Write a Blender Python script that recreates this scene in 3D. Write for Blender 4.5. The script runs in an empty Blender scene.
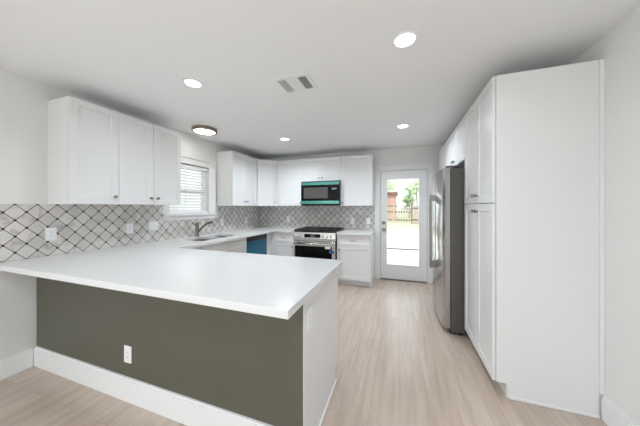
import bpy, bmesh, math, random
from mathutils import Vector, Matrix
random.seed(7)
SC = bpy.context.scene
COL = SC.collection
PI = math.pi

# ------------------------------------------------------------------ camera
cd = bpy.data.cameras.new('camera')
cd.sensor_width = 36.0
cd.lens = 233.87 / 640 * 36.0
cd.shift_y = -5.63 / 640
cd.clip_start = 0.05
cam = bpy.data.objects.new('camera', cd)
cam.location = (0, 0, 1.344)
cam.rotation_euler = (PI / 2, 0, 0.326)
COL.objects.link(cam)
SC.camera = cam

# ------------------------------------------------------------------ world, lights, exposure
SC.view_settings.view_transform = 'Standard'
SC.view_settings.look = 'None'
SC.view_settings.gamma = 1
SC.view_settings.use_curve_mapping = False
SC.view_settings.exposure = 0.04

w = bpy.data.worlds.new('sky')
SC.world = w
w.use_nodes = True
nt = w.node_tree
nt.nodes.clear()
out = nt.nodes.new('ShaderNodeOutputWorld')
bg = nt.nodes.new('ShaderNodeBackground')
bg.inputs[0].default_value = (0.87, 0.94, 1.0, 1)
bg.inputs[1].default_value = 2.0
nt.links.new(bg.outputs[0], out.inputs[0])

def light(name, kind, loc, rot, energy, color=(1, 1, 1), **kw):
    l = bpy.data.lights.new(name, kind)
    l.energy = energy
    l.color = color
    for k, v in kw.items():
        setattr(l, k, v)
    o = bpy.data.objects.new(name, l)
    o.location = loc
    o.rotation_euler = rot
    COL.objects.link(o)
    return o

light('sun', 'SUN', (0, 10, 12), (math.radians(38), 0, math.radians(-25)), 4.0, (1, 0.97, 0.92), angle=0.02)
# fill area lamps added behind the camera, in place of daylight through unseen windows
light('rear_fill_lamp', 'AREA', (-1.9, -4.05, 1.25), (PI / 2, 0, 0), 11, (0.83, 0.92, 1.0), shape='RECTANGLE', size=2.6, size_y=2.2)
light('rear_fill_lamp_small', 'AREA', (0.35, -4.05, 1.2), (PI / 2, 0, 0), 5, (0.83, 0.92, 1.0), shape='RECTANGLE', size=1.5, size_y=2.2)
light('left_fill_lamp', 'AREA', (-5.85, -2.3, 1.25), (PI / 2, 0, -PI / 2), 225, (0.83, 0.92, 1.0), shape='RECTANGLE', size=2.2, size_y=2.2)

# ------------------------------------------------------------------ dimensions
XL, YB, XR, ZC = -2.953, 4.537, 1.232, 2.434
YREAR = -4.2
ZT, ZU = 2.286, 1.372
UF, BF = XL + 0.33, YB - 0.33          # faces of the wall cabinets
CZ = 0.914                              # counter height
XP = 0.636                              # face of the tall cabinets

# ------------------------------------------------------------------ materials
def mat(name, color=(0.8, 0.8, 0.8), rough=0.5, metal=0.0, spec=0.5, emit=None, es=0, trans=0, noise=0.0, nscale=8, bump=0.0, bscale=60, stretch=None, coat=0):
    m = bpy.data.materials.new(name)
    m.use_nodes = True
    n = m.node_tree
    b = n.nodes['Principled BSDF']
    b.inputs['Base Color'].default_value = (*color, 1)
    b.inputs['Roughness'].default_value = rough
    b.inputs['Metallic'].default_value = metal
    b.inputs['Specular IOR Level'].default_value = spec
    b.inputs['Transmission Weight'].default_value = trans
    b.inputs['Coat Weight'].default_value = coat
    if emit:
        b.inputs['Emission Color'].default_value = (*emit, 1)
        b.inputs['Emission Strength'].default_value = es
    if noise or bump:
        tc = n.nodes.new('ShaderNodeTexCoord')
        mp = n.nodes.new('ShaderNodeMapping')
        if stretch:
            mp.inputs['Scale'].default_value = stretch
        n.links.new(tc.outputs['Object'], mp.inputs[0])
    if noise:
        t = n.nodes.new('ShaderNodeTexNoise')
        t.inputs['Scale'].default_value = nscale
        t.inputs['Detail'].default_value = 5
        n.links.new(mp.outputs[0], t.inputs['Vector'])
        r = n.nodes.new('ShaderNodeMix')
        r.data_type = 'RGBA'
        r.inputs[6].default_value = (*[c * (1 - noise) for c in color], 1)
        r.inputs[7].default_value = (*[min(1, c * (1 + noise)) for c in color], 1)
        n.links.new(t.outputs['Fac'], r.inputs[0])
        n.links.new(r.outputs[2], b.inputs['Base Color'])
    if bump:
        t = n.nodes.new('ShaderNodeTexNoise')
        t.inputs['Scale'].default_value = bscale
        n.links.new(mp.outputs[0], t.inputs['Vector'])
        bp = n.nodes.new('ShaderNodeBump')
        bp.inputs['Strength'].default_value = bump
        bp.inputs['Distance'].default_value = 0.002
        n.links.new(t.outputs['Fac'], bp.inputs['Height'])
        n.links.new(bp.outputs[0], b.inputs['Normal'])
    return m

M = {}
M['wall'] = mat('wall_paint', (0.78, 0.77, 0.75), 0.7, noise=0.01, nscale=2, bump=0.08, bscale=120)
M['ceiling'] = mat('ceiling_paint', (0.90, 0.90, 0.895), 0.8, noise=0.01, nscale=2, bump=0.1, bscale=90)
M['trim'] = mat('trim_paint', (0.83, 0.825, 0.82), 0.35, noise=0.01, nscale=3)
M['cab'] = mat('cabinet_paint', (0.78, 0.775, 0.77), 0.32, noise=0.008, nscale=3)
M['olive'] = mat('olive_paint', (0.098, 0.094, 0.068), 0.42, noise=0.05, nscale=1.5, bump=0.05, bscale=150)
M['quartz'] = mat('white_quartz', (0.73, 0.73, 0.725), 0.2, noise=0.02, nscale=5, stretch=(1, 0.5, 1))
M['steel'] = mat('stainless_steel', (0.62, 0.61, 0.60), 0.28, 1.0, noise=0.05, nscale=30, stretch=(1, 1, 0.02))
M['chrome'] = mat('bright_knob_metal', (0.85, 0.84, 0.82), 0.22, 1.0, noise=0.02, nscale=30)
M['sinksteel'] = mat('sink_steel', (0.20, 0.19, 0.18), 0.3, 1.0, noise=0.06, nscale=30)
M['steel_h'] = mat('brushed_steel', (0.66, 0.64, 0.62), 0.25, 1.0, noise=0.06, nscale=40, stretch=(0.03, 1, 1))
M['fridge_front'] = mat('fridge_stainless', (0.60, 0.58, 0.56), 0.22, 1.0, noise=0.05, nscale=30, stretch=(1, 1, 0.02))
M['fridge_side'] = mat('fridge_side_grey', (0.10, 0.095, 0.088), 0.45, 0.3, noise=0.05, nscale=20)
M['fridge_edge'] = mat('fridge_door_edge', (0.36, 0.33, 0.31), 0.4, 0.8, noise=0.03, nscale=20)
M['handle_metal'] = mat('dark_handle_metal', (0.24, 0.22, 0.20), 0.32, 1.0, noise=0.04, nscale=30)
M['knob'] = mat('satin_nickel', (0.30, 0.29, 0.28), 0.3, 1.0, noise=0.03, nscale=40)
M['pull'] = mat('pull_nickel', (0.30, 0.29, 0.28), 0.3, 1.0, noise=0.03, nscale=40)
M['bronze'] = mat('faucet_bronze', (0.22, 0.19, 0.165), 0.3, 1.0, noise=0.05, nscale=40)
M['lampring'] = mat('lamp_ring_bronze', (0.30, 0.22, 0.17), 0.4, 0.7, noise=0.04, nscale=30)
M['black'] = mat('black_enamel', (0.012, 0.012, 0.013), 0.3, noise=0.1, nscale=30)
M['iron'] = mat('cast_iron', (0.02, 0.02, 0.02), 0.6, noise=0.2, nscale=60, bump=0.3, bscale=300)
M['blackglass'] = mat('black_glass', (0.006, 0.006, 0.007), 0.08, spec=0.10, noise=0.05, nscale=3)
M['greyglass'] = mat('tinted_window_mesh', (0.085, 0.078, 0.072), 0.15, spec=0.3, noise=0.08, nscale=200)
M['teal'] = mat('teal_film', (0.10, 0.31, 0.27), 0.22, 0.55, noise=0.12, nscale=10, stretch=(1, 1, 4))
M['blue'] = mat('blue_film', (0.012, 0.14, 0.23), 0.3, 0.2, noise=0.06, nscale=10)
M['bluetag'] = mat('blue_tag', (0.03, 0.10, 0.35), 0.5, noise=0.03)
M['paper'] = mat('white_tag', (0.8, 0.8, 0.8), 0.6, noise=0.03)
M['plastic'] = mat('white_plastic', (0.88, 0.88, 0.88), 0.3, noise=0.01)
M['slot'] = mat('outlet_slots', (0.12, 0.12, 0.12), 0.5, noise=0.02)
M['gap'] = mat('painted_gap_shade', (0.05, 0.05, 0.05), 0.8, noise=0.02)
M['lamp'] = mat('lamp_diffuser', (1, 1, 1), 0.5, emit=(1, 0.98, 0.95), es=6, noise=0.01)
M['led'] = mat('display_digits', (0.05, 0.05, 0.05), 0.3, emit=(0.55, 0.65, 0.75), es=0.2, noise=0.01)
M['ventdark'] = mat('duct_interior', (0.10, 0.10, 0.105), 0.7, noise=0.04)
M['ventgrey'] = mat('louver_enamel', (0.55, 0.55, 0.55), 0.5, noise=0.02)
M['blind'] = mat('white_blind_slat', (0.88, 0.88, 0.87), 0.45, noise=0.01)
M['concrete'] = mat('patio_concrete', (0.80, 0.79, 0.78), 0.8, noise=0.06, nscale=2, bump=0.2, bscale=50)
M['earth'] = mat('dry_joint', (0.12, 0.10, 0.075), 0.9, noise=0.2, nscale=4)
M['lawn'] = mat('pale_lawn', (0.42, 0.44, 0.28), 0.9, noise=0.35, nscale=1.5, bump=0.5, bscale=60)
M['fencewood'] = mat('weathered_fence', (0.40, 0.33, 0.27), 0.8, noise=0.2, nscale=3, stretch=(8, 8, 0.5))
M['fencerail'] = mat('fence_rail_wood', (0.14, 0.10, 0.08), 0.8, noise=0.2, nscale=5)
M['brick'] = mat('red_brown_siding', (0.44, 0.26, 0.21), 0.8, noise=0.12, nscale=6)
M['shingle'] = mat('dark_red_shingles', (0.16, 0.07, 0.055), 0.85, noise=0.2, nscale=12)
M['leaf'] = mat('pale_green_leaf', (0.42, 0.52, 0.28), 0.6, noise=0.3, nscale=3)
M['bark'] = mat('tree_bark', (0.22, 0.17, 0.13), 0.9, noise=0.3, nscale=12)
M['siding'] = mat('neighbor_siding', (0.72, 0.74, 0.66), 0.8, noise=0.03, nscale=2)

g = bpy.data.materials.new('window_glass')
g.use_nodes = True
n = g.node_tree
n.nodes.clear()
o_ = n.nodes.new('ShaderNodeOutputMaterial')
tr = n.nodes.new('ShaderNodeBsdfTransparent')
tr.inputs[0].default_value = (0.97, 0.985, 0.98, 1)
gl = n.nodes.new('ShaderNodeBsdfGlossy')
gl.inputs['Roughness'].default_value = 0.02
fr = n.nodes.new('ShaderNodeFresnel')
fr.inputs[0].default_value = 1.45
mx = n.nodes.new('ShaderNodeMixShader')
gg = n.nodes.new('ShaderNodeNewGeometry')
inv = n.nodes.new('ShaderNodeMath')
inv.operation = 'SUBTRACT'
inv.inputs[0].default_value = 1.0
n.links.new(gg.outputs['Backfacing'], inv.inputs[1])
mu = n.nodes.new('ShaderNodeMath')
mu.operation = 'MULTIPLY'
n.links.new(fr.outputs[0], mu.inputs[0])
n.links.new(inv.outputs[0], mu.inputs[1])
n.links.new(mu.outputs[0], mx.inputs[0])
n.links.new(tr.outputs[0], mx.inputs[1])
n.links.new(gl.outputs[0], mx.inputs[2])
n.links.new(mx.outputs[0], o_.inputs[0])
M['glass'] = g

def floor_material():
    m = bpy.data.materials.new('light_oak_planks')
    m.use_nodes = True
    n = m.node_tree
    b = n.nodes['Principled BSDF']
    ge = n.nodes.new('ShaderNodeNewGeometry')
    sp = n.nodes.new('ShaderNodeSeparateXYZ')
    cb = n.nodes.new('ShaderNodeCombineXYZ')
    n.links.new(ge.outputs['Position'], sp.inputs[0])
    n.links.new(sp.outputs['Y'], cb.inputs['X'])
    n.links.new(sp.outputs['X'], cb.inputs['Y'])
    br = n.nodes.new('ShaderNodeTexBrick')
    br.offset = 0.37
    br.inputs['Color1'].default_value = (0.0, 0.0, 0.0, 1)
    br.inputs['Color2'].default_value = (1, 1, 1, 1)
    br.inputs['Mortar'].default_value = (0.5, 0.5, 0.5, 1)
    br.inputs['Scale'].default_value = 1
    br.inputs['Mortar Size'].default_value = 0.0014
    br.inputs['Mortar Smooth'].default_value = 0.3
    br.inputs['Bias'].default_value = 0.0
    br.inputs['Brick Width'].default_value = 1.5
    br.inputs['Row Height'].default_value = 0.185
    n.links.new(cb.outputs[0], br.inputs['Vector'])
    mp = n.nodes.new('ShaderNodeMapping')
    mp.inputs['Scale'].default_value = (1.2, 16, 1)
    n.links.new(cb.outputs[0], mp.inputs[0])
    # grain is shifted from plank to plank
    ad = n.nodes.new('ShaderNodeVectorMath')
    ad.operation = 'MULTIPLY_ADD'
    n.links.new(br.outputs['Color'], ad.inputs[0])
    ad.inputs[1].default_value = (7, 13, 5)
    n.links.new(mp.outputs[0], ad.inputs[2])
    no = n.nodes.new('ShaderNodeTexNoise')
    no.inputs['Scale'].default_value = 1.6
    no.inputs['Detail'].default_value = 7
    no.inputs['Roughness'].default_value = 0.6
    n.links.new(ad.outputs[0], no.inputs['Vector'])
    mix1 = n.nodes.new('ShaderNodeMix')
    mix1.data_type = 'RGBA'
    mix1.inputs[6].default_value = (0.515, 0.415, 0.345, 1)
    mix1.inputs[7].default_value = (0.575, 0.475, 0.405, 1)
    n.links.new(br.outputs['Color'], mix1.inputs[0])
    rp = n.nodes.new('ShaderNodeValToRGB')
    rp.color_ramp.elements[0].position = 0.3
    rp.color_ramp.elements[0].color = (0.84, 0.81, 0.78, 1)
    rp.color_ramp.elements[1].position = 0.65
    rp.color_ramp.elements[1].color = (1.05, 1.05, 1.05, 1)
    n.links.new(no.outputs['Fac'], rp.inputs[0])
    mul = n.nodes.new('ShaderNodeMix')
    mul.data_type = 'RGBA'
    mul.blend_type = 'MULTIPLY'
    mul.inputs[0].default_value = 1
    n.links.new(mix1.outputs[2], mul.inputs[6])
    n.links.new(rp.outputs[0], mul.inputs[7])
    mo = n.nodes.new('ShaderNodeMix')
    mo.data_type = 'RGBA'
    n.links.new(br.outputs['Fac'], mo.inputs[0])
    n.links.new(mul.outputs[2], mo.inputs[6])
    mo.inputs[7].default_value = (0.43, 0.345, 0.285, 1)
    n.links.new(mo.outputs[2], b.inputs['Base Color'])
    b.inputs['Roughness'].default_value = 0.26
    b.inputs['Coat Weight'].default_value = 0.25
    b.inputs['Coat Roughness'].default_value = 0.18
    return m
M['floor'] = floor_material()

def tile_material(name, axis, s0, ks=1.0):
    m = bpy.data.materials.new(name)
    m.use_nodes = True
    n = m.node_tree
    L = n.links.new
    b = n.nodes['Principled BSDF']
    ge = n.nodes.new('ShaderNodeNewGeometry')
    sp = n.nodes.new('ShaderNodeSeparateXYZ')
    L(ge.outputs['Position'], sp.inputs[0])
    def mth(op, a, b_=None, c_=None):
        q = n.nodes.new('ShaderNodeMath')
        q.operation = op
        for i, v in enumerate((a, b_, c_)):
            if v is None:
                continue
            if isinstance(v, (int, float)):
                q.inputs[i].default_value = v
            else:
                L(v, q.inputs[i])
        return q.outputs[0]
    P = 0.131
    s = mth('MULTIPLY', mth('SUBTRACT', sp.outputs[axis], s0), ks)
    z = mth('SUBTRACT', sp.outputs['Z'], 1.304)
    a = mth('DIVIDE', mth('ADD', s, z), P)
    c = mth('DIVIDE', mth('SUBTRACT', s, z), P)
    da = mth('MULTIPLY', mth('PINGPONG', a, 0.5), P * 0.7071)
    dc = mth('MULTIPLY', mth('PINGPONG', c, 0.5), P * 0.7071)
    dmin = mth('MINIMUM', da, dc)
    dsum = mth('ADD', da, dc)
    line = mth('LESS_THAN', dmin, 0.0030)
    dot = mth('LESS_THAN', dsum, 0.0125)
    halo = mth('LESS_THAN', dsum, 0.024)
    # tint per tile
    cb = n.nodes.new('ShaderNodeCombineXYZ')
    L(mth('FLOOR', a), cb.inputs[0])
    L(mth('FLOOR', c), cb.inputs[1])
    wn = n.nodes.new('ShaderNodeTexWhiteNoise')
    L(cb.outputs[0], wn.inputs['Vector'])
    base = n.nodes.new('ShaderNodeMix')
    base.data_type = 'RGBA'
    base.inputs[6].default_value = (0.57, 0.54, 0.51, 1)
    base.inputs[7].default_value = (0.71, 0.68, 0.65, 1)
    L(wn.outputs['Value'], base.inputs[0])
    vo = n.nodes.new('ShaderNodeVectorMath')
    vo.operation = 'MULTIPLY_ADD'
    L(cb.outputs[0], vo.inputs[0])
    vo.inputs[1].default_value = (3.1, 5.7, 0)
    L(ge.outputs['Position'], vo.inputs[2])
    no = n.nodes.new('ShaderNodeTexNoise')
    no.inputs['Scale'].default_value = 9
    no.inputs['Detail'].default_value = 6
    no.inputs['Distortion'].default_value = 1.2
    L(vo.outputs[0], no.inputs['Vector'])
    rp = n.nodes.new('ShaderNodeValToRGB')
    e = rp.color_ramp.elements
    e[0].position = 0.30
    e[0].color = (0.62, 0.60, 0.58, 1)
    e[1].position = 0.46
    e[1].color = (1, 1, 1, 1)
    L(no.outputs['Fac'], rp.inputs[0])
    ml = n.nodes.new('ShaderNodeMix')
    ml.data_type = 'RGBA'
    ml.blend_type = 'MULTIPLY'
    ml.inputs[0].default_value = 0.8
    L(base.outputs[2], ml.inputs[6])
    L(rp.outputs[0], ml.inputs[7])
    def over(col_in, fac, color):
        q = n.nodes.new('ShaderNodeMix')
        q.data_type = 'RGBA'
        L(fac, q.inputs[0])
        L(col_in, q.inputs[6])
        q.inputs[7].default_value = (*color, 1)
        return q.outputs[2]
    c1 = over(ml.outputs[2], line, (0.15, 0.13, 0.115))
    c2 = over(c1, dot, (0.012, 0.011, 0.010))
    L(c2, b.inputs['Base Color'])
    b.inputs['Roughness'].default_value = 0.28
    return m
M['tile_l'] = tile_material('lattice_tile_side', 'Y', 0.941, 1.06)
M['tile_b'] = tile_material('lattice_tile_back', 'X', -0.44)

# ------------------------------------------------------------------ mesh helpers
class MB:
    def __init__(self):
        self.bm = bmesh.new()
        self.mats = []
    def mi(self, m):
        if m not in self.mats:
            self.mats.append(m)
        return self.mats.index(m)
    def _take(self, vs, m, M4=None):
        i = self.mi(m)
        fs = set()
        for v in vs:
            for f in v.link_faces:
                fs.add(f)
        for f in fs:
            f.material_index = i
        return list(fs)
    def box(self, x0, x1, y0, y1, z0, z1, m, bev=0.0, seg=2):
        r = bmesh.ops.create_cube(self.bm, size=1)
        vs = r['verts']
        sx, sy, sz = x1 - x0, y1 - y0, z1 - z0
        for v in vs:
            v.co = Vector((x0 + (v.co.x + .5) * sx, y0 + (v.co.y + .5) * sy, z0 + (v.co.z + .5) * sz))
        fs = self._take(vs, m)
        if bev:
            es = list({e for f in fs for e in f.edges})
            rr = bmesh.ops.bevel(self.bm, geom=es, offset=bev, segments=seg, profile=0.5, affect='EDGES')
            i = self.mi(m)
            for f in rr['faces']:
                f.material_index = i
        return self
    def cyl(self, p0, p1, r0, m, r1=None, n=24, cap=True):
        p0, p1 = Vector(p0), Vector(p1)
        d = p1 - p0
        r = bmesh.ops.create_cone(self.bm, cap_ends=cap, segments=n, radius1=r0, radius2=r0 if r1 is None else r1, depth=d.length)
        q = d.to_track_quat('Z', 'Y').to_matrix().to_4x4()
        T = Matrix.Translation((p0 + p1) / 2) @ q
        for v in r['verts']:
            v.co = T @ v.co
        for f in self._take(r['verts'], m):
            f.smooth = len(f.verts) == 4
        return self
    def sphere(self, c, r, m, sc=(1, 1, 1)):
        q = bmesh.ops.create_uvsphere(self.bm, u_segments=20, v_segments=12, radius=r)
        for v in q['verts']:
            v.co = Vector((v.co.x * sc[0], v.co.y * sc[1], v.co.z * sc[2])) + Vector(c)
        for f in self._take(q['verts'], m):
            f.smooth = True
        return self
    def lathe(self, prof, m, T=Matrix.Identity(4), n=32):
        rings = []
        for (r, z) in prof:
            if r < 1e-6:
                rings.append([self.bm.verts.new(T @ Vector((0, 0, z)))])
            else:
                rings.append([self.bm.verts.new(T @ Vector((r * math.cos(2 * PI * k / n), r * math.sin(2 * PI * k / n), z))) for k in range(n)])
        i = self.mi(m)
        for a, b in zip(rings, rings[1:]):
            for k in range(n):
                A = [a[k % len(a)], a[(k + 1) % len(a)]] if len(a) > 1 else [a[0]]
                B = [b[(k + 1) % len(b)], b[k % len(b)]] if len(b) > 1 else [b[0]]
                if len(A) + len(B) < 3:
                    continue
                f = self.bm.faces.new(A + B)
                f.material_index = i
                f.smooth = True
        return self
    def tube(self, pts, r, m, n=14, caps=True):
        pts = [Vector(p) for p in pts]
        rad = r if isinstance(r, (list, tuple)) else [r] * len(pts)
        rings = []
        up = None
        for k, p in enumerate(pts):
            t = (pts[min(k + 1, len(pts) - 1)] - pts[max(k - 1, 0)]).normalized()
            if up is None:
                up = t.orthogonal().normalized()
            up = (up - t * up.dot(t)).normalized()
            s = t.cross(up)
            rings.append([self.bm.verts.new(p + (up * math.cos(2 * PI * j / n) + s * math.sin(2 * PI * j / n)) * rad[k]) for j in range(n)])
        i = self.mi(m)
        for a, b in zip(rings, rings[1:]):
            for j in range(n):
                f = self.bm.faces.new([a[j], a[(j + 1) % n], b[(j + 1) % n], b[j]])
                f.material_index = i
                f.smooth = True
        if caps:
            for rg in (rings[0][::-1], rings[-1]):
                f = self.bm.faces.new(rg)
                f.material_index = i
        return self
    def prism(self, poly, z0, z1, m):
        a = [self.bm.verts.new((x, y, z0)) for x, y in poly]
        b = [self.bm.verts.new((x, y, z1)) for x, y in poly]
        i = self.mi(m)
        fs = [self.bm.faces.new(a[::-1]), self.bm.faces.new(b)]
        k = len(poly)
        for j in range(k):
            fs.append(self.bm.faces.new([a[j], a[(j + 1) % k], b[(j + 1) % k], b[j]]))
        for f in fs:
            f.material_index = i
        return self
    def panel_door(self, x0, x1, z0, z1, m, y0=0.0, th=0.02, rail=0.058, deep=0.008):
        """shaker door: front face at y0, thickness th towards +y"""
        bm = self.bm
        i = self.mi(m)
        def ring(ix, y):
            return [bm.verts.new((x, y, z)) for x, z in ((x0 + ix, z0 + ix), (x1 - ix, z0 + ix), (x1 - ix, z1 - ix), (x0 + ix, z1 - ix))]
        e = 0.0015
        levels = [(0, y0 + th), (0, y0 + e), (e, y0), (rail, y0), (rail + 0.002, y0 + 0.001), (rail + 0.005, y0 + deep)]
        rs = [ring(*q) for q in levels]
        fs = [bm.faces.new(rs[0][::-1])]
        for a, b in zip(rs, rs[1:]):
            for k in range(4):
                fs.append(bm.faces.new([a[k], a[(k + 1) % 4], b[(k + 1) % 4], b[k]]))
        fs.append(bm.faces.new(rs[-1]))
        for f in fs:
            f.material_index = i
        return self
    def build(self, name, parent=None, kind=None, label=None, cat=None, group=None, loc=None):
        bmesh.ops.recalc_face_normals(self.bm, faces=self.bm.faces[:])
        me = bpy.data.meshes.new(name)
        self.bm.to_mesh(me)
        self.bm.free()
        for m in self.mats:
            me.materials.append(M[m])
        o = bpy.data.objects.new(name, me)
        COL.objects.link(o)
        if parent:
            o.parent = parent
        if loc:
            o.location = loc
        if kind:
            o['kind'] = kind
        if label:
            o['label'] = label
        if cat:
            o['category'] = cat
        if group:
            o['group'] = group
        return o

def thing(name, label, cat, loc=(0, 0, 0), rz=0, group=None):
    o = bpy.data.objects.new(name, None)
    o.empty_display_size = 0.1
    COL.objects.link(o)
    o.location = loc
    o.rotation_euler = (0, 0, rz)
    o['label'] = label
    o['category'] = cat
    if group:
        o['group'] = group
    return o

def structure(name, loc=(0, 0, 0), rz=0):
    o = bpy.data.objects.new(name, None)
    COL.objects.link(o)
    o.location = loc
    o.rotation_euler = (0, 0, rz)
    o['kind'] = 'structure'
    return o

def copy_tree(o, parent=None):
    c = o.copy()
    COL.objects.link(c)
    c.parent = parent
    for ch in list(o.children):
        copy_tree(ch, c)
    return c

# ------------------------------------------------------------------ room shell
XW = -6.0   # the living area behind the camera is wider to the left
MB().box(XW - .1, XR + .1, YREAR - .1, YB + .12, -0.1, 0, 'floor').build('floor', kind='structure')
MB().box(XW - .1, XR + .1, YREAR - .1, YB + .12, ZC, ZC + .1, 'ceiling').build('ceiling', kind='structure')
# left wall with the window opening
WY0, WY1, WZ0, WZ1 = 2.34, 3.04, 1.252, 1.985
T = 0.14
b = MB()
b.box(XL - T, XL, -0.9, WY0, 0, ZC, 'wall')
b.box(XL - T, XL, WY1, YB + .12, 0, ZC, 'wall')
b.box(XL - T, XL, WY0, WY1, 0, WZ0, 'wall')
b.box(XL - T, XL, WY0, WY1, WZ1, ZC, 'wall')
b.build('wall_left', kind='structure')
DX0, DX1, DZ1 = -0.345, 0.49, 2.035
b = MB()
b.box(XL, DX0, YB, YB + .12, 0, ZC, 'wall')
b.box(DX1, XR, YB, YB + .12, 0, ZC, 'wall')
b.box(DX0, DX1, YB, YB + .12, DZ1, ZC, 'wall')
b.build('wall_back', kind='structure')
MB().box(XR, XR + .1, YREAR, YB + .12, 0, ZC, 'wall').build('wall_right', kind='structure')
b = MB()
for (x0, x1) in ((XW, -3.25), (-0.55, -0.45), (1.15, XR)):
    b.box(x0, x1, YREAR - .1, YREAR, 0, ZC, 'wall')
b.box(-3.25, -0.55, YREAR - .1, YREAR, 0, .1, 'wall').box(-3.25, -0.55, YREAR - .1, YREAR, 2.35, ZC, 'wall')
b.box(-0.45, 1.15, YREAR - .1, YREAR, 2.3, ZC, 'wall')
b.build('wall_rear', kind='structure')
MB().box(XW, XL - T, -0.9, -0.78, 0, ZC, 'wall').build('wall_return', kind='structure')
b = MB()
b.box(XW - .1, XW, YREAR, -3.5, 0, ZC, 'wall').box(XW - .1, XW, -1.1, -0.78, 0, ZC, 'wall')
b.box(XW - .1, XW, -3.5, -1.1, 0, .1, 'wall').box(XW - .1, XW, -3.5, -1.1, 2.35, ZC, 'wall')
b.build('wall_side', kind='structure')
# frames and glass of unseen living area windows, added to let light in
def plain_window(name, x0, x1, z0, z1, y, rz=0, loc=(0, 0, 0), mull=2):
    r = structure(name, loc, rz)
    b = MB()
    f = .05
    b.box(x0, x1, y - .04, y + .04, z0, z0 + f, 'trim').box(x0, x1, y - .04, y + .04, z1 - f, z1, 'trim')
    for k in range(mull + 1):
        xx = x0 + (x1 - x0 - f) * k / mull
        b.box(xx, xx + f, y - .04, y + .04, z0 + f, z1 - f, 'trim')
    b.build('window_frame', r)
    MB().box(x0 + f, x1 - f, y - .004, y + .004, z0 + f, z1 - f, 'glass').build('glass_pane', r)
plain_window('unseen_window_2', -3.25, -0.55, .1, 2.35, YREAR - .05)
plain_window('unseen_window_3', -0.45, 1.15, 0, 2.3, YREAR - .05)
plain_window('unseen_window_4', -3.5, -1.1, .1, 2.35, 0, PI / 2, (XW - .05, 0, 0))

def baseboard(name, x0, x1, y0, y1, h=.155):
    b = MB()
    b.box(x0, x1, y0, y1, 0, h - .012, 'trim')
    mx_, my_ = (x1 - x0), (y1 - y0)
    if mx_ < my_:
        s = 1 if x0 < -1 else -1
        b.box(x0 if s > 0 else x0 + .005, x1 - .005 if s > 0 else x1, y0, y1, h - .012, h, 'trim')
    else:
        b.box(x0, x1, y0 + .005, y1, h - .012, h, 'trim')
    return b.build(name, kind='structure')
baseboard('baseboard_left', XL, XL + .016, -0.9, 1.10)
baseboard('baseboard_right', XR - .016, XR, YREAR, 1.975)
baseboard('baseboard_back', 0.585, 0.62, YB - .014, YB)

# ------------------------------------------------------------------ back door
dr = structure('door_1')
b = MB()
cw = .088
b.box(DX0 - cw, DX0, YB - .018, YB, 0, DZ1 + cw, 'trim', .003)
b.box(DX1, DX1 + cw, YB - .018, YB, 0, DZ1 + cw, 'trim', .003)
b.box(DX0, DX1, YB - .018, YB, DZ1, DZ1 + cw, 'trim', .003)
b.box(DX0, DX0 + .012, YB, YB + .12, 0, DZ1, 'trim')
b.box(DX1 - .012, DX1, YB, YB + .12, 0, DZ1, 'trim')
b.box(DX0, DX1, YB, YB + .12, DZ1 - .012, DZ1, 'trim')
b.build('door_casing', dr)
MB().box(DX0 + .012, DX1 - .012, YB - .01, YB + .12, 0, .012, 'fencerail').build('threshold', dr)
b = MB()
x0, x1, z0, z1 = DX0 + .0175, DX1 - .0175, .016, DZ1 - .0175
gx0, gx1, gz0, gz1 = -0.214, 0.338, 0.285, 1.862
y0, y1 = YB + .012, YB + .055
b.box(x0, gx0, y0, y1, z0, z1, 'trim').box(gx1, x1, y0, y1, z0, z1, 'trim')
b.box(gx0, gx1, y0, y1, z0, gz0, 'trim').box(gx0, gx1, y0, y1, gz1, z1, 'trim')
for (a, c, d, e) in ((gx0 - .022, gx0, gz0 - .022, gz1 + .022), (gx1, gx1 + .022, gz0 - .022, gz1 + .022)):
    b.box(a, c, y0 - .01, y0, d, e, 'trim')
for (d, e) in ((gz0 - .022, gz0), (gz1, gz1 + .022)):
    b.box(gx0, gx1, y0 - .01, y0, d, e, 'trim')
slab = b.build('door_slab', dr)
b = MB()
b.box(DX0 + .0125, DX0 + .017, YB + .030, YB + .05, .013, DZ1 - .0125, 'gap').box(DX1 - .017, DX1 - .0125, YB + .030, YB + .05, .013, DZ1 - .0125, 'gap')
b.box(DX0 + .017, DX1 - .017, YB + .030, YB + .05, DZ1 - .017, DZ1 - .0125, 'gap')
b.build('gap_shade_strip', dr)  # dark strips that paint the shade in the gap around the slab
MB().box(gx0, gx1, YB + .030, YB + .036, gz0, gz1, 'glass').build('glass_pane', dr)
RX = Matrix.Rotation(PI / 2, 4, 'X')
b = MB()
b.lathe([(0, 0), (.033, 0), (.033, .006), (.014, .010), (.013, .035), (.026, .045), (.031, .058), (.026, .070), (0, .074)], 'knob', Matrix.Translation((-.274, y0, .925)) @ RX)
k = b.build('door_knob', slab)
b = MB()
b.lathe([(0, 0), (.031, 0), (.031, .014), (.022, .020), (0, .020)], 'knob', Matrix.Translation((-.274, y0, 1.055)) @ RX)
b.box(-.279, -.269, y0 - .035, y0 - .018, 1.040, 1.070, 'knob', .002)
k = b.build('deadbolt', slab)

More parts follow.
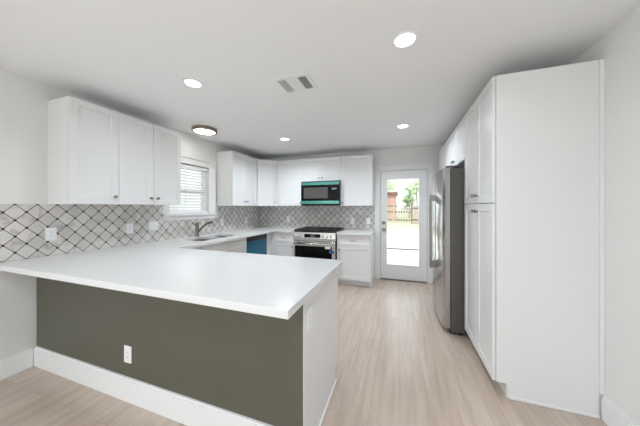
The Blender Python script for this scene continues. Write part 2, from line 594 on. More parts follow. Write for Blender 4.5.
# ------------------------------------------------------------------ kitchen window
wn = structure('window_1')
b = MB()
cw = .165 / 2 + .07
C0, C1, CT = WY0 - .09, WY1 + .155, 2.07
xo = XL + .016
b.box(XL, xo, WY1, C1, WZ0 + .004, WZ1, 'trim', .002)
b.box(XL, xo, C0, WY0, WZ0 + .004, WZ1, 'trim', .002)
b.box(XL, xo, C0, C1, WZ1, CT, 'trim', .002)
b.box(XL, xo + .012, C0, C1 + .01, CT, CT + .014, 'trim', .002)
b.build('window_casing', wn)
b = MB()
b.box(XL - .075, XL - .0005, WY0 + .0005, WY1 - .0005, WZ0 + .0005, WZ0 + .004, 'trim')
b.box(XL, XL + .045, C0, C1 + .02, WZ0 - .028, WZ0 + .004, 'trim', .003)
b.box(XL, XL + .018, C0, C1 + .06, 1.165, WZ0 - .028, 'trim', .002)
b.build('window_sill', wn)
b = MB()
xf0, xf1 = XL - .12, XL - .075
zm = 1.60
f = .04
b.box(xf0, xf1, WY0, WY0 + f, WZ0, WZ1, 'plastic').box(xf0, xf1, WY1 - f, WY1, WZ0, WZ1, 'plastic')
b.box(xf0, xf1, WY0 + f, WY1 - f, WZ0 + .0005, WZ0 + f, 'plastic').box(xf0, xf1, WY0 + f, WY1 - f, WZ1 - f, WZ1, 'plastic')
b.box(xf0, xf1 + .005, WY0 + f, WY1 - f, zm - .025, zm + .025, 'plastic')
b.build('sash', wn)
MB().box(XL - .1, XL - .094, WY0 + f, WY1 - f, WZ0 + f, WZ1 - f, 'glass').build('glass_pane', wn)
bl = thing('window_blind', 'white horizontal slat blind hanging in the window above the sink', 'blind', (XL - .035, (WY0 + WY1) / 2, WZ0 + .0045))
hw = (WY1 - WY0) / 2 - .012
hz = WZ1 - WZ0 - .012
MB().box(-.028, .028, -hw, hw, hz - .045, hz - .005, 'blind', .003).build('headrail', bl)
b = MB()
ns = 15
for k in range(ns):
    zc = .04 + k * (hz - .11) / (ns - 1)
    a = math.radians(48)
    dx, dz = .0235 * math.cos(a), .0235 * math.sin(a)
    nx, nz = -math.sin(a) * .0012, math.cos(a) * .0012
    vs = []
    for yy in (-hw, hw):
        vs.append([b.bm.verts.new((sx * dx + sn * nx, yy, zc - sx * dz + sn * nz)) for sx, sn in ((-1, -1), (1, -1), (1, 1), (-1, 1))])
    i = b.mi('blind')
    for q in range(4):
        b.bm.faces.new([vs[0][q], vs[0][(q + 1) % 4], vs[1][(q + 1) % 4], vs[1][q]]).material_index = i
    b.bm.faces.new(vs[0][::-1]).material_index = i
    b.bm.faces.new(vs[1]).material_index = i
b.build('slats', bl)
MB().box(-.024, .024, -hw, hw, .0, .018, 'blind', .003).build('bottom_rail', bl)
for yy in (-hw * .62, hw * .62):
    MB().cyl((.02, yy, .01), (.02, yy, hz - .04), .0022, 'blind', n=8).cyl((-.02, yy, .01), (-.02, yy, hz - .04), .0022, 'blind', n=8).build('ladder_cord', bl)
MB().cyl((.034, -hw * .25, .14), (.034, -hw * .25, hz - .04), .004, 'blind', n=8).build('tilt_wand', bl)

# ------------------------------------------------------------------ tiled splashbacks
TL = XL + .009
b = MB()
b.box(XL, TL, 0.62, C0, CZ, ZU, 'tile_l')
b.box(XL, TL, C0, C1 + .06, CZ, 1.165, 'tile_l')
b.box(XL, TL, C1 + .06, YB, CZ, ZU, 'tile_l')
b.build('backsplash_left', kind='structure')
MB().box(TL, -.433, YB - .009, YB, CZ - .1, ZU, 'tile_b').build('backsplash_back', kind='structure')

# ------------------------------------------------------------------ cabinet builders
def knob(parent, x, z, y=0):
    b = MB()
    b.lathe([(0, 0), (.0075, 0), (.0065, .012), (.0145, .018), (.0155, .025), (.012, .029), (0, .030)], 'knob', Matrix.Translation((x, y, z)) @ RX, 20)
    return b.build('knob', parent)

def bar_pull(parent, x, z, w=.10, y=0):
    b = MB()
    b.cyl((x - w / 2, y - .028, z), (x + w / 2, y - .028, z), .0055, 'pull', n=12)
    for s in (-1, 1):
        b.cyl((x + s * w * .38, y, z), (x + s * w * .38, y - .028, z), .004, 'pull', n=10)
    return b.build('handle', parent)

G = .0018
def door(root, x0, x1, z0, z1, kn=None):
    d = MB().panel_door(x0 + G, x1 - G, z0 + G, z1 - G, 'cab').build('cabinet_door', root)
    if kn:
        knob(d, *kn)
    return d
def drawer(root, x0, x1, z0, z1, kn=True):
    d = MB().panel_door(x0 + G, x1 - G, z0 + G, z1 - G, 'cab', rail=.04).build('drawer', root)
    if kn:
        bar_pull(d, (x0 + x1) / 2, (z0 + z1) / 2)
    return d
def body(root, w_, d_, z0, z1, toe=False, hollow=False):
    b = MB()
    e = .0008
    if hollow:
        t = .018
        b.box(e, e + t, .0225, d_ - .001, z0, z1, 'cab').box(w_ - e - t, w_ - e, .0225, d_ - .001, z0, z1, 'cab')
        b.box(e + t, w_ - e - t, .0225, d_ - .001, z0, z0 + t, 'cab').box(e + t, w_ - e - t, d_ - .008, d_ - .001, z0 + t, z1, 'cab')
        b.box(e + t, w_ - e - t, .0225, .0245, z0 + t, z1, 'cab')
    else:
        b.box(e, w_ - e, .0225, d_ - .001, z0, z1, 'cab')
    if toe:
        b.box(e, w_ - e, .085, d_ - .001, .0005, z0, 'cab')
    return b.build('cabinet_body', root)

# wall cabinets on the left wall; local x runs along +Y
def upper(label, y0, y1, knobs, z0=ZU, group=None):
    r = thing('wall_cabinet', label, 'cabinet', (UF, y0, 0), PI / 2)
    wd = y1 - y0
    body(r, wd, .33, z0, ZT)
    n_ = len(knobs)
    for i, kx in enumerate(knobs):
        a, c = wd * i / n_, wd * (i + 1) / n_
        door(r, a, c, z0, ZT, (kx, z0 + .075))
    return r
upper('white single-door wall cabinet at the open end of the left wall, nearest the camera', 1.190, 1.554, [.325])
upper('white double-door wall cabinet beside the window, above the left tiled wall', 1.554, 2.247, [.308, .385])
upper('white double-door wall cabinet on the far side of the window from the peninsula', 3.217, YB - .61, [.318, .388])
# diagonal corner unit
r = thing('wall_cabinet', 'white diagonal wall cabinet filling the far corner of the kitchen', 'cabinet', (XL + .33, YB - .61, 0), PI / 4)
c45 = math.sqrt(.5)
def loc45(x, y):
    dx, dy = x - (XL + .33), y - (YB - .61)
    return (dx * c45 + dy * c45, -dx * c45 + dy * c45)
s2 = .0225
poly = [(XL + .002, YB - .01), (XL + .609, YB - .01), (XL + .609, YB - .33 + s2), (XL + .33 - s2, YB - .609), (XL + .002, YB - .609)]
MB().prism([loc45(*p) for p in poly], ZU, ZT, 'cab').build('cabinet_body', r)
dw = .28 * math.sqrt(2)
d = MB().panel_door(.012, dw - .012, ZU + G, ZT - G, 'cab', y0=-.006).build('cabinet_door', r)
knob(d, dw - .05, ZU + .075, -.006)
# wall cabinets on the back wall
def upper_back(label, x0, x1, knobs, z0=ZU):
    r = thing('wall_cabinet', label, 'cabinet', (x0, BF, 0), 0)
    wd = x1 - x0
    body(r, wd, .32, z0, ZT)
    for i, kx in enumerate(knobs):
        a, c = wd * i / len(knobs), wd * (i + 1) / len(knobs)
        door(r, a, c, z0, ZT, (kx, z0 + .06))
    return r
upper_back('white single-door wall cabinet between the diagonal corner cabinet and the microwave', XL + .61, -1.787, [.516])
upper_back('short white double-door wall cabinet directly above the microwave', -1.787, -1.023, [.345, .415], 1.842)
upper_back('white single-door wall cabinet right of the microwave, nearest the glass door', -1.023, -.448, [.042])

# ------------------------------------------------------------------ base cabinets
BZ = .8755
BL = XL + .62
BBF = YB - .62
def base(label, loc, rz, wd, fronts, dp=.62, name='base_cabinet', hollow=False):
    r = thing(name, label, 'cabinet', loc, rz)
    body(r, wd, dp - .001, .10, BZ, True, hollow)
    for f in fronts:
        if f[0] == 'door':
            door(r, *f[1:5], f[5] if len(f) > 5 else None)
        else:
            drawer(r, *f[1:5], f[5] if len(f) > 5 else True)
    return r
DZ = .69
base('white sink base cabinet under the double-bowl sink', (BL, 2.29, 0), PI / 2, .914,
     [('drawer', 0, .914, DZ, BZ - .004, False), ('door', 0, .457, .105, DZ, (.415, DZ - .07)), ('door', .457, .914, .105, DZ, (.50, DZ - .07))], dp=.612, hollow=True)
base('white blind corner base cabinet where the peninsula meets the window run', (BL, 1.84, 0), PI / 2, .449,
     [('door', 0, .449, .105, BZ - .004, None)], dp=.612)
# corner filler next to the dishwasher
r = thing('base_cabinet', 'white corner base unit between the blue-filmed dishwasher and the drawer cabinet', 'cabinet', (XL + .003, 3.806, 0))
b = MB()
b.prism([(0, 0), (BL - XL - .004, 0), (BL - XL - .004, BBF - 3.806 + .001), (BL - XL - .004 + .03, BBF - 3.806 + .001), (BL - XL + .026, YB - 3.806 - .012), (0, YB - 3.806 - .012)], .10, BZ, 'cab')
b.prism([(0, 0), (.50, 0), (.50, .20), (BL - XL + .026, .20), (BL - XL + .026, YB - 3.806 - .012), (0, YB - 3.806 - .012)], .0005, .10, 'cab')
b.build('cabinet_body', r)
XH = BL + .032
wh = -1.815 - XH
base('white drawer-over-door base cabinet left of the range', (XH, BBF, 0), 0, wh,
     [('drawer', .04, wh, DZ, BZ - .004), ('door', .04, wh, .105, DZ, (wh - .045, DZ - .07))], dp=.61)
wi = -.452 + 1.018
r = base('white drawer-over-door base cabinet right of the range, ending near the glass door', (-1.018, BBF, 0), 0, wi,
     [('drawer', .0, wi, DZ, BZ - .004), ('door', .0, wi, .105, DZ, (.045, DZ - .07))], dp=.61)
MB().box(wi, wi + .016, .0, .609, .0005, BZ, 'cab').build('end_panel', r)

# ------------------------------------------------------------------ peninsula
YPN, YPF, XE = 1.118, 1.834, -0.467
pn = thing('peninsula_cabinet', 'long white peninsula base with an olive green painted back facing the camera', 'cabinet', (XE, YPN, 0))
L0 = XL + .018 - XE
MB().box(XL + .62 - XE, -.022, .016, YPF - YPN - .022, .10, BZ, 'cab').box(XL + .62 - XE, -.022, .016, YPF - YPN - .10, .0005, .10, 'cab').build('cabinet_body', pn)
MB().box(L0, -.003, 0, .0155, .02, BZ, 'olive').build('back_panel', pn, label='olive green painted back panel')
b = MB()
b.box(-.02, 0, .016, YPF - YPN - .075, .0005, .10, 'cab')
b.box(-.02, 0, .016, YPF - YPN, .10, BZ, 'cab', .0015)
b.box(-.0028, 0, 0, .0158, .10, BZ, 'cab')
b.build('end_panel', pn)
b = MB()
b.box(L0, -.006, -.0165, -.0005, .0005, .150, 'trim').box(L0, -.006, -.011, -.0005, .150, .163, 'trim')
b.build('baseboard', pn)
b = MB()
b.box(.0005, .012, .0, YPF - YPN - .075, .0005, .016, 'trim', .004)
b.build('shoe_molding', pn)
nd = 3
wd = (XE - .022 - (XL + .68)) / nd
for i in range(nd):
    m_ = MB()
    m_.panel_door(G, wd - G, .105, BZ - .006, 'cab')
    d = m_.build('cabinet_door', pn)
    d.rotation_euler = (0, 0, PI)
    d.location = (-.022 - wd * i, YPF - YPN - .002, 0)
    knob(d, .05 if i % 2 else wd - .05, .80)

# ------------------------------------------------------------------ worktops
def slab_cells(name, cells, z0, z1, label, cat='countertop'):
    """cells: rectangles on shared grid lines, extruded as one slab"""
    xs = sorted({c[0] for c in cells} | {c[1] for c in cells})
    ys = sorted({c[2] for c in cells} | {c[3] for c in cells})
    bm = bmesh.new()
    vs = {}
    def V(i, j):
        if (i, j) not in vs:
            vs[(i, j)] = bm.verts.new((xs[i], ys[j], z0))
        return vs[(i, j)]
    for i in range(len(xs) - 1):
        for j in range(len(ys) - 1):
            cx, cy = (xs[i] + xs[i + 1]) / 2, (ys[j] + ys[j + 1]) / 2
            if any(c[0] < cx < c[1] and c[2] < cy < c[3] for c in cells):
                bm.faces.new([V(i, j), V(i + 1, j), V(i + 1, j + 1), V(i, j + 1)])
    r = bmesh.ops.extrude_face_region(bm, geom=bm.faces[:])
    for v in [g_ for g_ in r['geom'] if isinstance(g_, bmesh.types.BMVert)]:
        v.co.z = z1
    bmesh.ops.recalc_face_normals(bm, faces=bm.faces[:])
    sharp = [e for e in bm.edges if len(e.link_faces) == 2 and e.calc_face_angle() > .5]
    bmesh.ops.bevel(bm, geom=sharp, offset=.003, segments=2, profile=.5, affect='EDGES')
    me = bpy.data.meshes.new(name)
    bm.to_mesh(me)
    bm.free()
    me.materials.append(M['quartz'])
    o = bpy.data.objects.new(name, me)
    COL.objects.link(o)
    o['label'] = label
    o['category'] = cat
    return o
CE = -2.245
SX0, SX1, SY0, SY1, SYM = -2.77, -2.375, 2.34, 3.06, 2.70
xb = TL + .001
slab_cells('countertop', [
    (xb, -.437, .879, 1.864),
    (xb, SX0, 1.864, YB - .645), (SX1, CE, 1.864, YB - .645),
    (SX0, SX1, 1.864, SY0), (SX0, SX1, SY1, YB - .645), (SX0, SX1, SYM - .018, SYM + .018),
    (xb, -1.813, YB - .645, YB - .0105)], BZ + .0005, CZ,
    'long white quartz countertop running over the peninsula and under the window to the range')
slab_cells('countertop', [(-1.020, -.425, YB - .645, YB - .0105)], BZ + .0005, CZ,
    'short white quartz countertop right of the range')

# ------------------------------------------------------------------ sink and faucet
sk = thing('kitchen_sink', 'stainless steel double-bowl sink set into the counter below the window', 'sink', (0, 0, 0))
def bowl(y0, y1):
    b = MB()
    def ring(ins, z, r=.035):
        pts = []
        for (cx, cy, a0) in ((SX1 - r, y1 - r, 0), (SX0 + r, y1 - r, 90), (SX0 + r, y0 + r, 180), (SX1 - r, y0 + r, 270)):
            for k in range(5):
                a = math.radians(a0 + k * 22.5)
                pts.append(b.bm.verts.new((cx + (r - ins) * math.cos(a), cy + (r - ins) * math.sin(a), z)))
        return pts
    zt = BZ - .001
    rs = [ring(-.004, zt), ring(-.004, zt - .19), ring(-.001, zt - .205), ring(.0, zt - .200), ring(.004, zt - .01), ring(.0, zt)]
    rs = [ring(-.006, zt), ring(-.002, zt - .20), ring(.0, zt - .20), ring(-.004, zt)]
    i = b.mi('sinksteel')
    out_, bot_o, bot_i, in_ = rs
    for a, c in ((out_, bot_o), (bot_i, in_), (in_, out_)):
        for k in range(len(a)):
            f = b.bm.faces.new([a[k], a[(k + 1) % len(a)], c[(k + 1) % len(a)], c[k]])
            f.material_index = i
            f.smooth = True
    b.bm.faces.new(bot_o[::-1]).material_index = i
    top = [b.bm.verts.new(v.co + Vector((0, 0, .003))) for v in bot_i]
    b.bm.faces.new(top).material_index = i
    o = b.build('sink_bowl', sk)
    cx, cy = (SX0 + SX1) / 2, (y0 + y1) / 2
    b = MB()
    b.lathe([(0, .004), (.02, .004), (.04, .006), (.045, .002), (.045, 0)], 'steel', Matrix.Translation((cx, cy, zt - .197)))
    b.build('drain', o)
bowl(SY0, SYM - .018)
bowl(SYM + .018, SY1)

fc = thing('kitchen_faucet', 'dark bronze single-handle pull-out faucet behind the sink', 'faucet', (-2.845, 2.71, CZ))
MB().lathe([(0, 0), (.032, 0), (.032, .006), (.026, .012), (.023, .02), (.023, .195), (.019, .205), (0, .206)], 'bronze').build('faucet_body', fc)
pts = []
for k in range(15):
    t = k / 14
    pts.append((.015 + .235 * t, .055 * t, .060 + .150 * math.sin(t * PI * .56)))
b = MB()
b.tube(pts, [.014 + .004 * (k > 8) for k in range(15)], 'bronze')
sp_ = b.build('spout', fc)
e_ = Vector(pts[-1])
MB().cyl(e_, e_ + Vector((.030, .007, -.008)), .019, 'steel', .017, 18).build('spray_head', sp_)
b = MB()
b.tube([(0, -.018, .16), (0, -.05, .175), (0.0, -.085, .20)], [.009, .007, .006], 'bronze', 10)
b.build('handle', fc)

# ------------------------------------------------------------------ dishwasher
dwr = thing('dishwasher', 'dishwasher with blue protective film and black control strip beside the sink cabinet', 'dishwasher', (BL, 3.206, 0), PI / 2)
wd = .598
MB().box(.001, wd, .03, .56, .10, .865, 'fridge_side').box(.02, wd - .02, .10, .5, .0005, .10, 'black').build('dishwasher_body', dwr)
d = MB().box(.003, wd - .003, -.008, .028, .105, .775, 'blue', .004).build('dishwasher_door', dwr, label='door covered in blue film')
b = MB()
b.box(.003, wd - .003, -.008, .028, .778, .864, 'black', .004)
b.build('control_strip', dwr, label='black control strip')

# ------------------------------------------------------------------ range
rg = thing('kitchen_range', 'stainless steel slide-in gas range with black cooktop and five knobs', 'stove', (-1.419, 3.852, 0))
RW = .390
b = MB()
b.box(-RW, RW, .035, .67, .04, .905, 'black')
for sx in (-1, 1):
    for yy in (.08, .6):
        b.cyl((sx * .33, yy, 0), (sx * .33, yy, .04), .015, 'black', n=12)
b.build('range_body', rg)
b = MB()
# sloping control panel
prof = [(.0, .752), (.0, .80), (.020, .900), (.05, .905), (.05, .752)]
vs = [[b.bm.verts.new((sx * RW, y, z)) for y, z in prof] for sx in (-1, 1)]
i = b.mi('steel_h')
b.bm.faces.new(vs[0]).material_index = i
b.bm.faces.new(vs[1][::-1]).material_index = i
for q in range(5):
    b.bm.faces.new([vs[0][q], vs[1][q], vs[1][(q + 1) % 5], vs[0][(q + 1) % 5]]).material_index = i
cp = b.build('control_panel', rg)
tilt = math.atan2(.02, .10)
def on_panel(x, z):
    y = (z - .80) * .2 if z > .8 else 0
    return Matrix.Translation((x, y, z)) @ Matrix.Rotation(-tilt, 4, 'X')
b = MB()
b.box(-.18, .12, -.004, .002, -.032, .032, 'blackglass', .002)
o = b.build('display', cp)
o.matrix_local = on_panel(0, .842)
b = MB()
b.box(-.06, -.04, -.0055, -.0045, -.010, .010, 'led').box(-.035, -.015, -.0055, -.0045, -.010, .010, 'led').box(-.005, .015, -.0055, -.0045, -.010, .010, 'led')
o = b.build('display_digits', cp)
o.matrix_local = on_panel(0, .842)
for kx in (-.345, -.275, .165, .232, .302):
    b = MB()
    b.lathe([(0, 0), (.027, 0), (.027, .006), (.022, .008), (.021, .030), (.018, .034), (0, .034)], 'chrome', RX, 24)
    b.box(-.003, .003, -.040, -.030, -.018, .018, 'chrome')
    o = b.build('knob', cp)
    o.matrix_local = on_panel(kx, .840)
b = MB()
b.box(-RW + .003, RW - .003, 0, .034, .185, .745, 'steel_h', .004)
od = b.build('oven_door', rg)
MB().box(-.360, .330, -.003, .001, .235, .662, 'blackglass', .002).build('oven_window', od)
b = MB()
b.cyl((-RW + .03, -.055, .708), (RW - .03, -.055, .708), .013, 'steel_h', n=20)
for sx in (-1, 1):
    b.box(sx * (RW - .06) - .012, sx * (RW - .06) + .012, -.05, 0, .698, .718, 'steel_h', .003)
b.build('handle', od)
MB().box(.21, .31, -.0045, -.0035, .625, .668, 'paper').build('paper_tag', od, label='white paper tag')
MB().box(.285, .365, -.0065, -.0052, .555, .600, 'bluetag').build('tape_strip', od, label='blue tape strip')
MB().box(-RW + .003, RW - .003, .004, .034, .045, .178, 'steel_h', .004).build('storage_drawer', rg)
b = MB()
b.box(-RW - .018, RW + .018, .022, .66, .9155, .925, 'black', .003)
b.build('cooktop', rg)
for gx in (-.255, 0, .255):
    b = MB()
    hw_ = .122
    for xx in (-hw_, hw_):
        b.box(gx + xx - .006, gx + xx + .006, .05, .62, .938, .952, 'iron', .002)
    for yy in (.056, .22, .335, .45, .614):
        b.box(gx - hw_, gx + hw_, yy - .006, yy + .006, .938, .952, 'iron', .002)
    b.box(gx - .006, gx + .006, .056, .614, .938, .952, 'iron', .002)
    for xx in (-hw_, hw_):
        for yy in (.056, .614):
            b.box(gx + xx - .007, gx + xx + .007, yy - .007, yy + .007, .925, .94, 'iron')
    b.build('grate', rg)
for (bx_, by_) in ((-.255, .19), (-.255, .48), (0, .335), (.255, .19), (.255, .48)):
    MB().lathe([(0, .925), (.05, .925), (.05, .932), (.035, .934), (.035, .937), (0, .937)], 'iron', Matrix.Translation((bx_, by_, 0)), 24).build('burner', rg)

# ------------------------------------------------------------------ microwave
mw = thing('microwave_oven', 'black and steel over-the-range microwave with teal protective film strips', 'microwave', (-1.405, 4.137, 1.378))
W2, H2 = .379, .458
MB().box(-W2, W2, .03, .385, 0, H2, 'black', .003).build('microwave_body', mw)
b = MB()
b.box(-W2, W2, 0, .029, .014, H2 - .002, 'blackglass', .004)
md = b.build('microwave_door', mw)
MB().box(-W2 + .055, .155, -.0025, .001, .135, .340, 'greyglass', .002).build('door_window', md)
MB().box(-W2 + .002, W2 - .006, -.004, .001, .385, .444, 'teal', .001).build('film_strip', md, label='upper teal film strip')
MB().box(-W2 - .004, W2 - .006, -.004, .001, .032, .088, 'teal', .001).build('film_strip', md, label='lower teal film strip')
MB().box(.215, .345, -.002, .001, .12, .34, 'blackglass', .001).build('control_panel', md)
MB().box(.235, .325, -.0035, -.0022, .295, .325, 'led').build('display', md)

# ------------------------------------------------------------------ tall cabinets on the right wall, local x runs along -Y
def tall(name, label, ya, yb, zsplit=1.376, xd=None):
    wd = yb - ya
    r = thing(name, label, 'cabinet', (XP, yb, 0), -PI / 2)
    body(r, wd, XR - XP, .10, ZT, True)
    return r, wd
YPA, YPB = 1.992, 2.749
r, wd = tall('pantry_cabinet', 'tall white four-door pantry cabinet in front of the refrigerator, nearest the camera', YPA, YPB)
mid = wd - (2.362 - YPA)
for (a, c, kx) in ((0, mid, mid - .035), (mid, wd, mid + .035)):
    door(r, a, c, .10, 1.374, (kx, 1.31))
    door(r, a, c, 1.377, ZT, (kx, 1.445))
b = MB()
b.box(wd, wd + .006, .0225, XR - XP - .022, .10, ZT, 'cab')
b.box(wd, wd + .006, .09, XR - XP - .022, .0005, .10, 'cab')
b.build('end_panel', r)
b = MB()
b.box(wd + .0065, wd + .018, .092, XR - XP - .02, .0005, .020, 'trim', .004)
b.build('shoe_molding', r)
MB().box(wd, wd + .014, XR - XP - .021, XR - XP - .001, .156, ZT, 'trim').build('scribe_trim', r)

r, wd = tall('pantry_cabinet', 'tall white cabinet on the far side of the refrigerator, mostly hidden behind it', 3.70, 4.32)
for z_ in ((.10, 1.374, 1.31), (1.377, ZT, 1.445)):
    door(r, 0, wd, z_[0], z_[1], (wd - .04, z_[2]))
r = thing('wall_cabinet', 'white double-door cabinet bridging above the refrigerator', 'cabinet', (XP, 3.70, 0), -PI / 2)
wd = 3.70 - YPB
body(r, wd, XR - XP, 1.835, ZT)
door(r, 0, wd / 2, 1.835, ZT, (wd / 2 - .03, 1.895))
door(r, wd / 2, wd, 1.835, ZT, (wd / 2 + .03, 1.895))

# ------------------------------------------------------------------ refrigerator (front faces -X)
fx = .452
fg = thing('refrigerator', 'stainless steel side-by-side refrigerator with dark grey sides beside the pantry', 'refrigerator', (fx, 3.685, 0), -PI / 2)
FW, FD = .91, .72
MB().box(0, FW, .066, FD, .03, 1.755, 'fridge_side', .003).build('refrigerator_body', fg)
b = MB()
b.box(.01, FW - .01, .06, .12, .012, .06, 'black', .003)
b.build('base_grille', fg)
for xx in (.05, FW - .05):
    for yy in (.16, FD - .06):
        MB().cyl((xx, yy, 0), (xx, yy, .03), .02, 'black', n=12).build('foot', fg)
def fdoor(x0, x1, z0, z1, name):
    b = MB()
    n_ = 10
    bow = lambda x: -.028 * (1 - ((x - FW / 2) / (FW / 2)) ** 2)
    fr_, bk = [], []
    for k in range(n_ + 1):
        x = x0 + (x1 - x0) * k / n_
        e = .012 if k in (0, n_) else 0
        fr_.append((x, .002 + bow(x) + e))
        bk.append((x, .060))
    poly = fr_ + bk[::-1]
    lo = [b.bm.verts.new((x, y, z0)) for x, y in poly]
    hi = [b.bm.verts.new((x, y, z1)) for x, y in poly]
    i, j = b.mi('fridge_front'), b.mi('fridge_edge')
    b.bm.faces.new(lo[::-1]).material_index = j
    b.bm.faces.new(hi).material_index = j
    m_ = len(poly)
    for k in range(m_):
        f = b.bm.faces.new([lo[k], lo[(k + 1) % m_], hi[(k + 1) % m_], hi[k]])
        f.material_index = i if k < n_ else j
        f.smooth = 0 < k < n_ - 1
    return b.build(name, fg)
FS = FW * .52
dl = fdoor(.003, FS - .003, .065, 1.765, 'refrigerator_door')
drr = fdoor(FS + .003, FW - .003, .065, 1.765, 'refrigerator_door')
for dd, xx in ((dl, FS - .035), (drr, FS + .035)):
    b = MB()
    b.box(xx - .012, xx + .012, -.090, -.070, .60, 1.50, 'handle_metal', .004)
    for zz in (.64, 1.46):
        b.box(xx - .012, xx + .012, -.075, -.022, zz - .035, zz + .035, 'handle_metal', .003)
    b.build('handle', dd)
for xx in (.045, FW - .045):
    MB().box(xx - .035, xx + .035, .02, .16, 1.768, 1.785, 'fridge_side', .004).build('hinge_cover', fg)

# ------------------------------------------------------------------ outlets and switches (local front faces -Y)
def outlet(label, loc, rz, gang=1, kind='outlet', group=None):
    w_ = .072 + .046 * (gang - 1)
    r = thing('wall_outlet' if kind == 'outlet' else 'light_switch', label, 'outlet' if kind == 'outlet' else 'switch', loc, rz)
    MB().box(-w_ / 2, w_ / 2, -.006, 0, -.058, .058, 'plastic', .002).build('cover_plate', r)
    for g_ in range(gang):
        cx = (g_ - (gang - 1) / 2) * .046
        b = MB().box(cx - .0165, cx + .0165, -.009, -.006, -.034, .034, 'plastic', .001)
        if kind == 'outlet':
            for zz in (-.017, .017):
                b.box(cx - .008, cx - .006, -.0095, -.009, zz - .005, zz + .005, 'slot')
                b.box(cx + .006, cx + .008, -.0095, -.009, zz - .005, zz + .005, 'slot')
        b.build('receptacle' if kind == 'outlet' else 'rocker', r)
    return r
outlet('white wall outlet on the left tiles, the one nearest the camera', (TL, 1.208, 1.106), PI / 2)
outlet('white single wall outlet under the wall cabinets, left of the double switch', (TL, 1.852, 1.100), PI / 2)
outlet('white double light switch on the tiles below the window corner', (TL, 2.128, 1.108), PI / 2, 2, 'switch')
outlet('white wall outlet on the tiles just past the window sill end', (TL, 3.335, 1.088), PI / 2)
outlet('white wall outlet on the side-wall tiles near the far kitchen corner', (TL, 4.02, 1.085), PI / 2)
outlet('white wall outlet on the back tiles left of the range', (-2.25, YB - .009, 1.094), 0)
outlet('white wall outlet on the back tiles just right of the range', (-.862, YB - .009, 1.080), 0)
outlet('white light switch on the back tiles nearest the glass door', (-.555, YB - .009, 1.083), 0, 1, 'switch')
outlet('white wall outlet on the olive green peninsula panel', (-1.790, YPN, .320), 0)
outlet('white wall outlet on the end panel of the peninsula under the counter corner', (XE, 1.192, .735), PI / 2)

# ------------------------------------------------------------------ ceiling fixtures
def can(x, y, label, energy=4.5):
    r = thing('recessed_light', label, 'ceiling light', (x, y, ZC), 0, 'recessed ceiling lights')
    MB().lathe([(.062, -.0005), (.083, -.0005), (.085, -.004), (.080, -.007), (.064, -.006), (.062, -.0005)], 'plastic', n=36).build('trim_ring', r)
    MB().lathe([(0, -.0045), (.062, -.0045), (.062, -.0006), (0, -.0006)], 'lamp', n=36).build('lamp_lens', r)
    l = light('recessed_light_beam', 'AREA', (0, 0, -.012), (0, 0, 0), energy, (.84, .92, 1.0), shape='DISK', size=.12)
    l.data.spread = math.radians(150)
    l.parent = r
    return r
can(-1.712, 1.585, 'round recessed ceiling light above the peninsula, left of the air vent', 6)
can(-1.724, 3.354, 'round recessed ceiling light nearest the microwave wall cabinets', 17)
can(.036, 1.616, 'largest round recessed ceiling light, closest to the tall pantry', 4.5)
can(.049, 3.325, 'round recessed ceiling light in front of the glass door', 12)
for (x, y) in ((-1.71, -.3), (.03, -.2), (-1.71, -2.2), (.03, -2.0)):  # unseen lamps added behind the camera for their light
    can(x, y, 'added round recessed ceiling light, unseen behind the camera', 8)

r = thing('flush_ceiling_light', 'round flush ceiling light with bronze rim above the kitchen window', 'ceiling light', (-2.555, 2.56, ZC))
MB().lathe([(.0, -.0005), (.150, -.0005), (.160, -.006), (.160, -.042), (.154, -.047), (.138, -.047), (.134, -.040), (.0, -.038)], 'lampring', n=48).build('lamp_rim', r)
MB().lathe([(.136, -.041), (.128, -.046), (.08, -.049), (0, -.050)], 'lamp', n=48).build('lamp_diffuser', r)
l = light('flush_light_beam', 'AREA', (0, 0, -.06), (0, 0, 0), 1.5, (1, .97, .92), shape='DISK', size=.26)
l.parent = r

r = thing('air_vent', 'white square ceiling air vent with dark louvers above the peninsula', 'air vent', (-.862, 1.888, ZC), math.radians(0))
b = MB()
vx, vy = .160, .140
def vent_frame(b):
    z0_, z1_ = -.008, -.0005
    b.box(-vx, vx, -vy, -vy + .040, z0_, z1_, 'plastic', .002)
    b.box(-vx, vx, vy - .040, vy, z0_, z1_, 'plastic', .002)
    for (a, c) in ((-vx, -vx + .03), (-.055, .055), (vx - .03, vx)):
        b.box(a, c, -vy + .040, vy - .040, z0_, z1_, 'plastic')
vent_frame(b)
b.build('vent_frame', r)
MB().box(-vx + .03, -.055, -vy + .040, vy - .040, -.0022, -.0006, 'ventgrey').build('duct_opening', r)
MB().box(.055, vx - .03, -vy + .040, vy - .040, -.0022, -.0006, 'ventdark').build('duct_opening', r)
for s in (-1, 1):
    b = MB()
    a = math.radians(38) * s
    for k in range(5):
        xc = s * (.055 + .008 + k * .0150)
        dx, dz = .0068 * math.cos(a), .0068 * math.sin(a)
        vs = [[b.bm.verts.new((xc + q * dx, yy, -.0075 - q * dz * .6 + t_)) for q, t_ in ((-1, 0), (1, 0), (1, .0012), (-1, .0012))] for yy in (-vy + .040, vy - .040)]
        i = b.mi('ventgrey')
        for q in range(4):
            b.bm.faces.new([vs[0][q], vs[0][(q + 1) % 4], vs[1][(q + 1) % 4], vs[1][q]]).material_index = i
    b.build('louver', r)

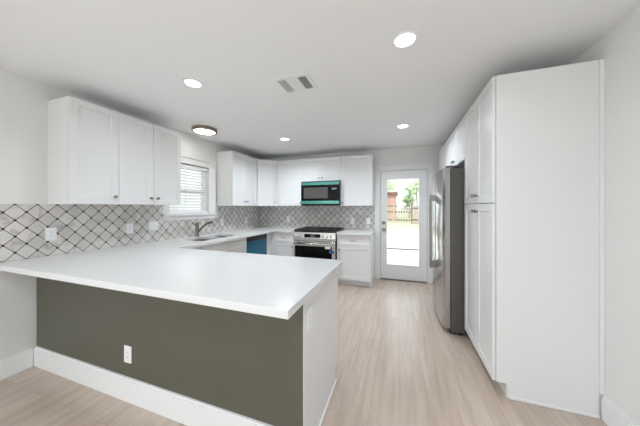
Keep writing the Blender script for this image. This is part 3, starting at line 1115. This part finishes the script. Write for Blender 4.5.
# ------------------------------------------------------------------ outside
MB().box(-40, 40, YB + .12, 80, -.35, -.18, 'lawn').box(-40, XW - .1, -40, YB + .12, -.35, -.18, 'lawn').build('ground', kind='structure')
b = MB()
b.box(-4, 5, YB + .14, 8.05, -.18, -.04, 'concrete', .01)
b.box(-6, 7, 8.42, 15.5, -.18, -.045, 'concrete', .01)
b.build('patio', kind='structure')
MB().box(-6, 7, 8.055, 8.415, -.18, -.045, 'earth').build('trim_1', kind='structure')
fn = thing('wooden_fence', 'pale weathered wooden picket fence across the yard seen through the glass door', 'fence', (0, 24, -.18))
b = MB()
x = -8.0
while x < 12:
    h_ = 1.62 + random.uniform(-.05, .03)
    b.box(x, x + .13, 0, .02, .05, h_, 'fencewood')
    x += .24
b.build('pickets', fn)
for zz in (.25, 1.05, 1.62):
    MB().box(-8, 12, -.05, 0, zz, zz + .09, 'fencerail').build('rail', fn)
for xx in (-6.5, -3.5, -.5, 2.5, 5.5, 8.5):
    MB().box(xx - .06, xx + .06, -.16, -.05, 0, 1.8, 'fencewood').build('post', fn)
gt = thing('yard_gate', 'brown wooden yard gate standing before the picket fence', 'gate', (1.55, 23.0, -.18))
b = MB()
for k in range(6):
    b.box(-.38 + k * .13, -.26 + k * .13, 0, .03, .08, 1.75, 'fencewood')
b.build('boards', gt)
for xx in (-.45, .45):
    MB().box(xx - .05, xx + .05, -.04, .07, 0, 2.0, 'fencerail').build('post', gt)
for zz in (.35, 1.4):
    MB().box(-.40, .40, -.035, 0, zz, zz + .1, 'fencerail').build('brace', gt)

hs = thing('neighbor_shed', 'red brown shed with a dark roof beyond the yard fence', 'shed', (-1.9, 31, -.18))
MB().box(-1.7, 1.6, 0, 2.5, 0, 3.1, 'brick').build('walls', hs)
b = MB()
b.prism([(-1.9, -.3), (1.75, -.3), (1.75, 2.8), (-1.9, 2.8)], 3.1, 3.45, 'shingle')
b.build('roof', hs)
MB().box(-1.2, -.4, -.04, 0, .1, 2.2, 'fencerail').build('shed_door', hs)

def tree(label, x, y, h, rad, seed):
    rnd = random.Random(seed)
    t = thing('garden_tree', label, 'tree', (x, y, -.18), 0, 'trees beyond the yard fence')
    b = MB()
    b.tube([(0, 0, 0), (.05, 0, h * .25), (-.05, .05, h * .5), (.05, 0, h * .8)], [.18, .14, .10, .04], 'bark', 10)
    for k in range(7):
        a = rnd.uniform(0, 2 * PI)
        z = h * rnd.uniform(.35, .6)
        b.tube([(0, 0, z), (math.cos(a) * rad * .35, math.sin(a) * rad * .35, z + h * .12), (math.cos(a) * rad * .7, math.sin(a) * rad * .7, z + h * .2)], [.06, .04, .015], 'bark', 7)
    b.build('trunk', t)
    b = MB()
    i = b.mi('leaf')
    cl = [(rnd.gauss(0, .42) * rad, rnd.gauss(0, .42) * rad, h * .68 + rnd.gauss(0, .16) * h) for _ in range(26)]
    for c in cl:
        for _ in range(75):
            p = Vector(c) + Vector((rnd.gauss(0, .2), rnd.gauss(0, .2), rnd.gauss(0, .17))) * rad
            s = rnd.uniform(.09, .17)
            u = Vector((rnd.gauss(0, 1), rnd.gauss(0, 1), rnd.gauss(0, 1))).normalized()
            v = u.orthogonal().normalized()
            q = [b.bm.verts.new(p + u * s), b.bm.verts.new(p + v * s * .5), b.bm.verts.new(p - u * s), b.bm.verts.new(p - v * s * .5)]
            b.bm.faces.new(q).material_index = i
    b.build('crown', t)
tree('pale green leafy tree behind the red brown shed', -2.2, 44, 7.5, 2.6, 1)
tree('pale green leafy tree rising behind the middle of the fence', 3.6, 54, 9.0, 2.8, 2)
tree('small green tree just behind the fence, right of the shed', 1.4, 36, 4.2, .8, 3)
tree('pale green leafy tree behind the yard gate', 8.5, 40, 6.0, 2.6, 4)
